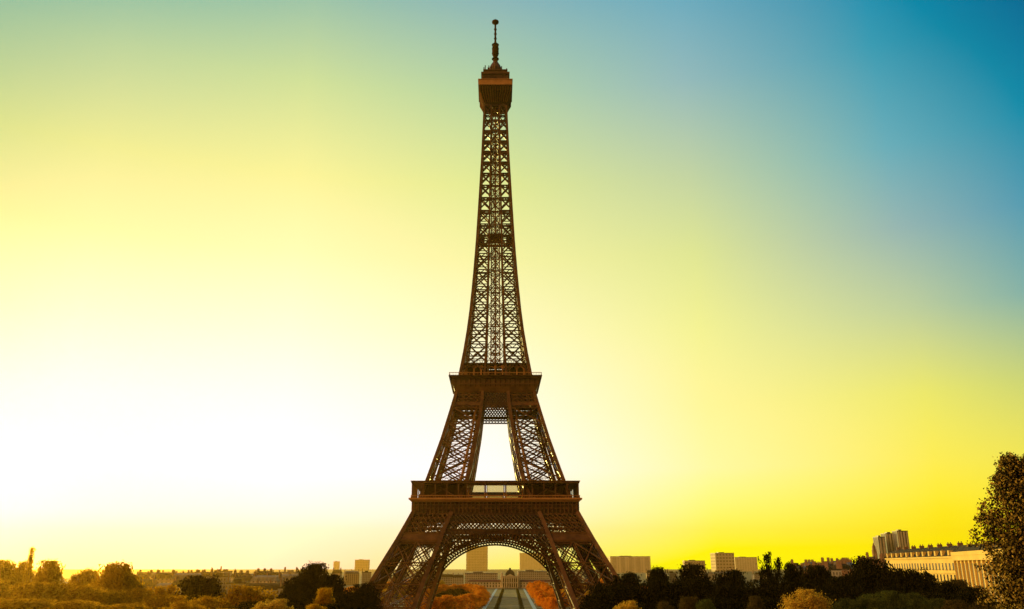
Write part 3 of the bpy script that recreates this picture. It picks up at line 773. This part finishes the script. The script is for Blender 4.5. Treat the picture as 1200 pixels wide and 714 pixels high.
for i, (px, py, wd, Y) in enumerate([(700,694,46,160),(735,684,60,165),(775,676,60,165),(815,676,60,165),(855,684,60,160),(895,676,60,165),(935,680,60,160),(985,686,60,150),(1035,686,70,150),(1090,692,60,140),(1140,700,60,130),
                                    (705,706,40,130),(750,706,60,130),(800,702,70,130),(850,700,70,130),(900,700,60,130),(950,706,60,130)]):
    T('broadleaf_tree', 'round', px-wd/2, px+wd/2, py, Y, L_DARK, 'black crown in the mass along the lower right edge', group=GR)
for i, (px, py, wd) in enumerate([(990,700,40),(1015,695,44),(1042,691,42),(1070,694,40),(1095,700,40),(1120,702,44),(1150,704,40),(1178,706,40)]):
    T('shrub', 'dome', px-wd/2, px+wd/2, py, 92-i*2, L_GREEN if i < 5 else L_BROWN, 'olive green bush in the row along the lower right corner', 'shrub', 'bushes along the lower right corner')

# the leafy tree at the right edge of the photograph
x0, zt = survey(1140, 527, 62); x1, _ = survey(1245, 527, 62); bx = (x0+x1)/2; bz = g(bx, 62)
rt = empty('leafy_tree', (bx, 62, bz)); tag(rt, 'tall near tree with small leaves coloured with gold sun dapples at the right edge of the photo', 'tree')
rn = random.Random(77); H = zt-bz; lob = []
for k in range(34):
    t = k/33; zc = 2.0+t*(H-3.0); rad = 4.1*(1-max(0, (t-.55)/.45)**1.6*.6)*(0.86+.14*math.sin(k*1.9))
    for j in range(3):
        a = rn.uniform(0, 6.28); lob.append((math.cos(a)*rad*.55, math.sin(a)*rad*.55, zc, rad*.52, rad*.52, 0.8))
def big_crown(seed, lobes, nspray, per, leaf):
    r2 = random.Random(seed); V = []; F = []
    for _ in range(nspray):
        l = r2.choice(lobes); d = Vector((r2.gauss(0,1), r2.gauss(0,1), r2.gauss(0,1))).normalized(); r = r2.uniform(.4, 1.0)+(r2.random() < .15)*r2.uniform(.1, .35)
        c = Vector((l[0]+d.x*l[3]*r, l[1]+d.y*l[4]*r, l[2]+d.z*l[5]*r)); sr = r2.uniform(.22, .42)
        for _ in range(per):
            p = c+Vector((r2.gauss(0,1), r2.gauss(0,1), r2.gauss(0,.8)))*sr*.55
            s_ = leaf*r2.uniform(.6, 1.3); a = Vector((r2.gauss(0,1), r2.gauss(0,1), r2.gauss(0,1))).normalized(); b1 = a.orthogonal().normalized(); c1 = a.cross(b1)
            q = len(V); V += [tuple(p-b1*s_), tuple(p+c1*s_*.6), tuple(p+b1*s_), tuple(p-c1*s_*.6)]; F.append((q, q+1, q+2, q+3))
    me = bpy.data.meshes.new('crown'); me.from_pydata(V, [], F); return me
L_DAPPLE = leafmat('sun_dapple_leaves', (0.02, 0.014, 0.005), (0.75, 0.50, 0.10), 0.4)  # sunlit dapples put into the colour of some leaves
for n_ in L_DAPPLE.node_tree.nodes:
    if n_.type == 'VALTORGB': n_.color_ramp.elements[0].position = 0.5
me = big_crown(9, lob, 3300, 22, .10); me.materials.append(L_DAPPLE)
c = bpy.data.objects.new('crown', me); col.objects.link(c); c.parent = rt
b = MB(); b.tube([(0,0,-.3),(.1,0,H*.3),(-.1,.1,H*.6),(0,0,H*.92)], [.35,.27,.16,.04], 10)
for k in range(16):
    h = H*(.2+.7*k/16); a = k*2.4; r = 2.2*(1-.5*k/16)
    b.tube([(0,0,h), (math.cos(a)*r*.6, math.sin(a)*r*.6, h+.7), (math.cos(a)*r, math.sin(a)*r, h+1.5)], [.1,.06,.02], 6)
tb = b.build('trunk', BARK, rt)

# avenue trees along the lawn behind the arch
GA = 'autumn trees in rows along the lawn behind the arch'
rn = random.Random(3)
def avenue(xoff, ys_, m_, h0, h1, label, wd=13):
    for y in ys_:
        x = axis_x(y)+xoff+rn.uniform(-2.5, 2.5)
        tree('avenue_tree', 'dome' if h1 < 12 else 'round', x, y+rn.uniform(-4, 4), rn.uniform(h0-1.5, h1+1), wd*rn.uniform(.72, 1.15), m_, label, group=GA)
def loop(cx, cy, rx, ry, n, m_, h0, h1, label, wd, a0=0.0, a1=6.283):
    """trees planted round an oval"""
    for k in range(n):
        a_ = a0+(a1-a0)*k/n
        x = axis_x(cy)+cx+rx*math.cos(a_)+rn.uniform(-1, 1); y = cy+ry*math.sin(a_)+rn.uniform(-3, 3)
        tree('avenue_tree', 'dome', x, y, rn.uniform(h0, h1), wd*rn.uniform(.85, 1.2), m_, label, group=GA)
loop(-50, 770, 27, 200, 34, L_ORANGE, 10, 12.5, 'orange autumn tree in the oval ring left of the lawn', 12)
loop(-50, 770, 11, 120, 12, L_DARK, 7, 9, 'dark tree inside the oval ring of orange trees left of the lawn', 11)
avenue(-92, range(560, 1180, 36), L_GOLD, 12, 15, 'golden autumn tree in the row outside the orange oval left of the lawn', 15)
avenue(-116, range(540, 1100, 38), L_ORANGE, 13, 16, 'orange autumn tree in the outermost row left of the lawn', 17)
avenue(27, range(600, 1180, 24), L_RED, 8, 10, 'red-orange autumn tree in the row bordering the lawn on its right', 11)
avenue(38, range(620, 1180, 27), L_RED, 9, 12, 'taller red-orange autumn tree in the second row right of the lawn', 12)
loop(66, 730, 19, 150, 24, L_GOLD, 12, 15, 'golden tree in the oval ring right of the lawn', 12)
loop(66, 730, 7, 90, 8, L_DARK, 8, 10, 'dark tree inside the oval ring of golden trees right of the lawn', 9)
avenue(96, range(560, 1100, 36), L_ORANGE, 14, 18, 'orange tree in the outermost row right of the lawn', 16)

for xo in (-9, 9):
    for k in range(15):
        y = 600+k*38
        tree('clipped_bush', 'dome', axis_x(y)+xo, y, 2.6, 3.6, L_GREEN, 'small clipped bush in the %s of the two lines along the lawn' % ('left' if xo < 0 else 'right'), 'bush', 'clipped bushes on the lawn')
# ------------------------------------------------------------------ buildings
def slab(name, px0, px1, ptop, Y, depth, m_, label, cat='building', roof=True, group=None, strips=0, rz=0):
    x0, zt = survey(px0, ptop, Y); x1, _ = survey(px1, ptop, Y); xc = (x0+x1)/2; w2 = (x1-x0)/2; z0 = g(xc, Y)-0.5
    root = empty(name, (xc, Y+depth/2, z0), rz); tag(root, label, cat, group)
    b = MB(); b.box(-w2, w2, -depth/2, depth/2, 0, zt-z0-1.2); b.build('wall', m_, root)
    if roof:
        b = MB(); b.box(-w2-.4, w2+.4, -depth/2-.4, depth/2+.4, zt-z0-1.2, zt-z0); b.box(-w2*.5, w2*.1, -depth/4, depth/4, zt-z0, zt-z0+2.0); b.build('roof', ZINC, root)
    for k in range(strips):
        x = -w2+(k+.5)*2*w2/strips; b = MB(); b.box(x-w2/strips*.45, x+w2/strips*.45, -depth/2-.8, -depth/2+.1, 0, zt-z0-1.6); b.build('pilaster', STONE, root)
    return root
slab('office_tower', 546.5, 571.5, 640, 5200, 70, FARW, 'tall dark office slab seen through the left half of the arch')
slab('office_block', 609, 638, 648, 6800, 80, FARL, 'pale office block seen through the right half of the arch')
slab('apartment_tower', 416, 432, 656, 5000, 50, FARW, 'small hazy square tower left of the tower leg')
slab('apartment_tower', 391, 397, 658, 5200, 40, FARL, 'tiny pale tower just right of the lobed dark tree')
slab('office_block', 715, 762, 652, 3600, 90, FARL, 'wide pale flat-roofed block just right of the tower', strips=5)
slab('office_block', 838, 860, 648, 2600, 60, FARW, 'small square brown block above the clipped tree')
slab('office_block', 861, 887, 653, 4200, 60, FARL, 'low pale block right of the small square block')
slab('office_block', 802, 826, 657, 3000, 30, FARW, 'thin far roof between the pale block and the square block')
GS = None
slab('apartment_tower', 1029, 1036.5, 629, 1400, 20, CONC, 'shorter narrow slab tower left of the tall grey slab', strips=2)
slab('apartment_tower', 1037.5, 1051, 625, 1420, 18, CONC, 'left half of the stepped tall grey slab above the big round tree', strips=4)
slab('apartment_tower', 1051, 1063.5, 622, 1400, 18, CONC, 'highest grey slab tower right of the stepped one', strips=4)
x0, zt = survey(1023.5, 637, 1350); b = MB(); z0 = g(x0, 1350)
b.box(x0-2.6, x0+2.6, 1348, 1353, z0, zt-9); b.box(x0-2.0, x0+2.0, 1348.6, 1352.4, zt-9, zt-4); b.lathe([(2.2, zt-4), (.2, zt+1)], 6, x0, 1350.5)
tag(b.build('church_spire', CHIM), 'thin pointed spire left of the grey slab towers', 'spire')

# palace at the end of the lawn
ax = axis_x(1235)
pal = empty('domed_palace', (ax, 1250, 0)); tag(pal, 'pale stone palace with a square dome at the end of the lawn', 'palace')
for s_ in (-1, 1):
    b = MB(); x0, x1 = sorted((s_*13, s_*58)); b.box(x0, x1, -8, 8, 0, 8.6); wq = b.build('wing', STONE, pal)
    b = MB(); b.box(x0-.5, x1+.5, -8.6, 8.6, 8.6, 11.4, 1.0, 4.5); b.build('roof', REDROOF, wq)
    for k in range(11):
        b = MB(); x = x0+2.2+k*4.05; b.box(x-.7, x+.7, -8.12, -7.9, 1.5, 4.2); b.box(x-.7, x+.7, -8.12, -7.9, 5.4, 7.6); b.build('window', DGLASS, wq)
b = MB(); b.box(-13, 13, -10, 10, 0, 15.5); b.box(-13.6, 13.6, -10.6, 10.6, 15.5, 16.4)
b.add([(-7,-11.2,15.6),(7,-11.2,15.6),(0,-11.2,19),(-7,-10,15.6),(7,-10,15.6),(0,-10,19)], [(0,1,2),(5,4,3),(0,2,5,3),(1,4,5,2)]); b.build('central_pavilion', STONE, pal)
for k in range(8):
    b = MB(); x = -10.5+k*3; b.lathe([(.75,0.2),(.65,14.8),(.9,15.4)], 8, x, -11.3); b.build('column', STONE, pal)
for k in range(7):
    b = MB(); x = -9+k*3; b.box(x-.6, x+.6, -10.1, -9.9, 2, 6.5); b.box(x-.6, x+.6, -10.1, -9.9, 8.5, 13); b.build('window', DGLASS, pal)
b = MB(); b.lathe([(9.6,16.4),(9.3,18.2),(8.2,20.6),(6.0,22.8),(3.4,24.0),(2.2,24.4),(2.0,26),(.6,27.2)], 4, rot=math.pi/4); b.build('dome', SLATE, pal)
for s_ in (-1, 1):
    b = MB(); b.lathe([(1.6,16.4),(1.4,19.0),(.4,21.0)], 6, s_*11.5, -8); b.build('finial', STONE, pal)
slab('stone_building', 545, 583, 671.5, 1420, 20, HOUSE[0], 'pale long building behind the left wing of the palace')
slab('stone_building', 607, 641, 669.5, 1420, 20, HOUSE[0], 'pale long building behind the right wing of the palace')

# town houses, six kinds copied
def house(kind, w_, d, h, wall, roofm, chim):
    root = empty('town_house'); b = MB(); b.box(-w_/2, w_/2, -d/2, d/2, -6, h); kid(root, b.build('wall', wall, root))
    b = MB()
    if kind == 'mansard':
        b.box(-w_/2-.3, w_/2+.3, -d/2-.3, d/2+.3, h, h+3.4, 1.6, 1.6); b.box(-w_/2+1.4, w_/2-1.4, -d/2+1.4, d/2-1.4, h+3.41, h+4.6, 1.8, 2.6)
        k = -w_/2+2.2
        while k < w_/2-1.5: b.box(k-.6, k+.6, -d/2-.1, -d/2+1.2, h+.6, h+2.4); b.box(k-.6, k+.6, d/2-1.2, d/2+.1, h+.6, h+2.4); k += 3
    else: b.box(-w_/2-.3, w_/2+.3, -d/2-.3, d/2+.3, h, h+1.0); b.box(-w_/5, w_/6, -d/5, d/5, h+1.0, h+3.2)
    rf = kid(root, b.build('roof', roofm, root))
    for k in range(chim):
        x = -w_/2+.8+(w_-1.6)*k/max(1, chim-1); c = MB(); c.box(x-.5, x+.5, -1.8, 1.8, h+1, h+6.6)
        for j in range(4): c.box(x-.18, x+.18, -1.5+j*.9, -1.14+j*.9, h+6.6, h+7.4)
        kid(rf, c.build('chimney', CHIM, rf))
    return root
PROTO = [house('mansard', 18, 13, 15, HOUSE[0], SLATE, 3), house('mansard', 24, 14, 17, HOUSE[2], ZINC, 3), house('flat', 20, 14, 19, HOUSE[1], ZINC, 2),
         house('mansard', 14, 12, 14, HOUSE[2], SLATE, 2), house('mansard', 28, 13, 16, HOUSE[0], SLATE, 4), house('flat', 15, 15, 21, HOUSE[1], SLATE, 1)]
used = [False]*6
rn = random.Random(21)
def put_house(x, y, top, rz, label, group):
    k = rn.randrange(6); hh = (19.6, 21.6, 22.2, 18.6, 20.6, 24.2)[k]
    o = PROTO[k] if not used[k] else copy_tree(PROTO[k]); used[k] = True
    o.location = (x, y, top-hh); o.rotation_euler = (0, 0, rz)
    z0 = g(x, y)
    if top-hh-6 > z0: o.scale = (1, 1, (top-z0)/(hh+2)); o.location.z = z0+1
    tag(o, label, 'house', group)
for row, (Y, p0, p1) in enumerate(((620, 676, 676), (760, 672, 673), (960, 669, 670), (1250, 668, 668))):
    px = 165+row*4
    while px < 345:
        x, zt = survey(px, p0+(row == 0)*3+rn.uniform(-1.5, 4)+abs(px-245)*0.012, Y)
        put_house(x, Y+rn.uniform(-20, 20), zt, rn.uniform(-.5, .3), ('near', 'second', 'third', 'farthest')[row]+' row rooftop house on the left skyline between the trees', 'houses on the left skyline, row %d' % (row+1))
        px += 21000/Y*rn.uniform(.9, 1.2)
for Y, a, c, tops in ((1500, 345, 445, 668), (1500, 455, 545, 672), (1500, 640, 720, 672), (1600, 760, 900, 668)):
    px = a
    while px < c:
        x, zt = survey(px, tops+rn.uniform(-2, 3), Y); put_house(x, Y+rn.uniform(-30, 30), zt, rn.uniform(-.4, .4), 'small far house low on the hazy horizon behind the tower', 'small houses low on the far horizon'); px += 20000/Y*rn.uniform(1.0, 1.5)
for row, (Y, a, c, pa, pc) in enumerate(((1200, 935, 1045, 659, 650), (950, 940, 1045, 661, 652), (750, 945, 1040, 666, 657), (560, 955, 1030, 675, 664))):
    px = a
    while px < c:
        t = (px-a)/(c-a); x, zt = survey(px, pa+(pc-pa)*t+rn.uniform(-1.2, 1.5), Y)
        put_house(x, Y+rn.uniform(-15, 15), zt, rn.uniform(.5, 1.0), ('topmost', 'second', 'third', 'lowest')[row]+' row house on the slope left of the cream building', 'houses on the right slope, row %d' % (row+1))
        px += 17000/Y*rn.uniform(.9, 1.2)

# long cream building and the columned one at its near end
def along(A, B, t): return (A[0]+(B[0]-A[0])*t, A[1]+(B[1]-A[1])*t)
A = survey(1038, 652, 560)[0], 560.0; Bq = survey(1116, 641, 430)[0], 430.0
zA = survey(1038, 659, 560)[1]; zB = survey(1116, 650, 430)[1]; ztop = (zA+zB)/2
L_ = math.hypot(Bq[0]-A[0], Bq[1]-A[1]); ang = math.atan2(Bq[1]-A[1], Bq[0]-A[0])
base = g(A[0], A[1])-3
cb = empty('apartment_building', (A[0], A[1], base), ang); tag(cb, 'long cream apartment building with a row of attic windows, lit gold on the right', 'building')
Hh = ztop-base
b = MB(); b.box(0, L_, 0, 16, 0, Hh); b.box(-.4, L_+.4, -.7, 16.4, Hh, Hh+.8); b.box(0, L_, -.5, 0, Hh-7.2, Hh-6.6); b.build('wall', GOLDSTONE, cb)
b = MB(); b.box(.3, L_-.3, .6, 15.6, Hh+.8, Hh+4.8, 1, 2.2); b.box(2, L_-2, 3.5, 12.5, Hh+4.81, Hh+6, 1, 3); rf = b.build('roof', SLATE, cb)
nW = 24
for k in range(nW):
    x = (k+.5)*L_/nW
    for zz, hz in ((Hh-5.4, 3.0), (Hh-11, 3.2), (Hh-16, 3.2)):
        b = MB(); b.box(x-1.1, x+1.1, -.06, .1, zz, zz+hz); b.box(x-1.4, x+1.4, -.35, .05, zz-.35, zz-.05); b.build('window', [DGLASS], cb)
    if k % 2 == 0:
        b = MB(); b.box(x-1.1, x+1.1, .1, 3, Hh+1.2, Hh+3.6); b.build('dormer', GOLDSTONE, rf)
    if k % 3 == 1:
        b = MB(); b.box(x-.5, x+.5, 5, 7.5, Hh+4, Hh+7.2); b.box(x-.35, x-.1, 5.5, 5.9, Hh+7.2, Hh+7.9); b.box(x+.1, x+.35, 6.6, 7, Hh+7.2, Hh+7.9); b.build('chimney', CHIM, rf)
A2 = survey(1118, 646, 420)[0], 420.0; B2 = survey(1180, 637, 330)[0], 330.0
L2 = math.hypot(B2[0]-A2[0], B2[1]-A2[1]); ang2 = math.atan2(B2[1]-A2[1], B2[0]-A2[0]); base2 = g(A2[0], A2[1])-3; H2 = survey(1130, 651, 405)[1]-base2
pb = empty('columned_building', (A2[0], A2[1], base2), ang2); tag(pb, 'cream building with tall dark bays between columns, partly behind the leafy tree at right', 'building')
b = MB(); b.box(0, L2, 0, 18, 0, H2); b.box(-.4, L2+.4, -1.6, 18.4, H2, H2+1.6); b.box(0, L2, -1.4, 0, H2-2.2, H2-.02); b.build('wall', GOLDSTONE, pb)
b = MB(); b.box(.5, L2-.5, .6, 17.5, H2+1.6, H2+4.6, 1, 2); b.build('roof', SLATE, pb)
nC = 12
for k in range(nC+1):
    x = k*L2/nC; b = MB(); b.box(max(0, x-.6), min(L2, x+.6), -0.9, 0, 0, H2-2.25); b.build('pilaster', GOLDSTONE, pb)
    if k < nC:
        b = MB(); b.box(x+.8, x+L2/nC-.8, -.08, .1, 2, H2-3.4); b.build('window', BAYGLASS, pb)
# trees on the terrace roofline behind the cream building
for i in range(9):
    px = 1064+i*10; Y = 560-i*14; x, zt = survey(px, 640-i*.75+(i % 3)*1.2, Y+30)
    tree('broadleaf_tree', 'round', x+14, Y+30, zt, 9, L_DARK, 'small dark tree in the line showing above the roof of the cream building', group='trees above the cream roof')

# ------------------------------------------------------------------ haze
b = MB(); b.box(-6100, 6100, -700, 7600, -1.5, 328)
hz = bpy.data.materials.new('haze'); hz.use_nodes = True; t = hz.node_tree; t.nodes.clear()
pv = t.nodes.new('ShaderNodeVolumePrincipled'); pv.inputs['Density'].default_value = 0.00007; pv.inputs['Anisotropy'].default_value = 0.9
pv.inputs['Color'].default_value = (1.0, 0.58, 0.07, 1)
o_ = t.nodes.new('ShaderNodeOutputMaterial'); t.links.new(pv.outputs[0], o_.inputs['Volume'])
tag(b.build('haze', hz), 'warm morning haze over the park and city', kind='stuff')
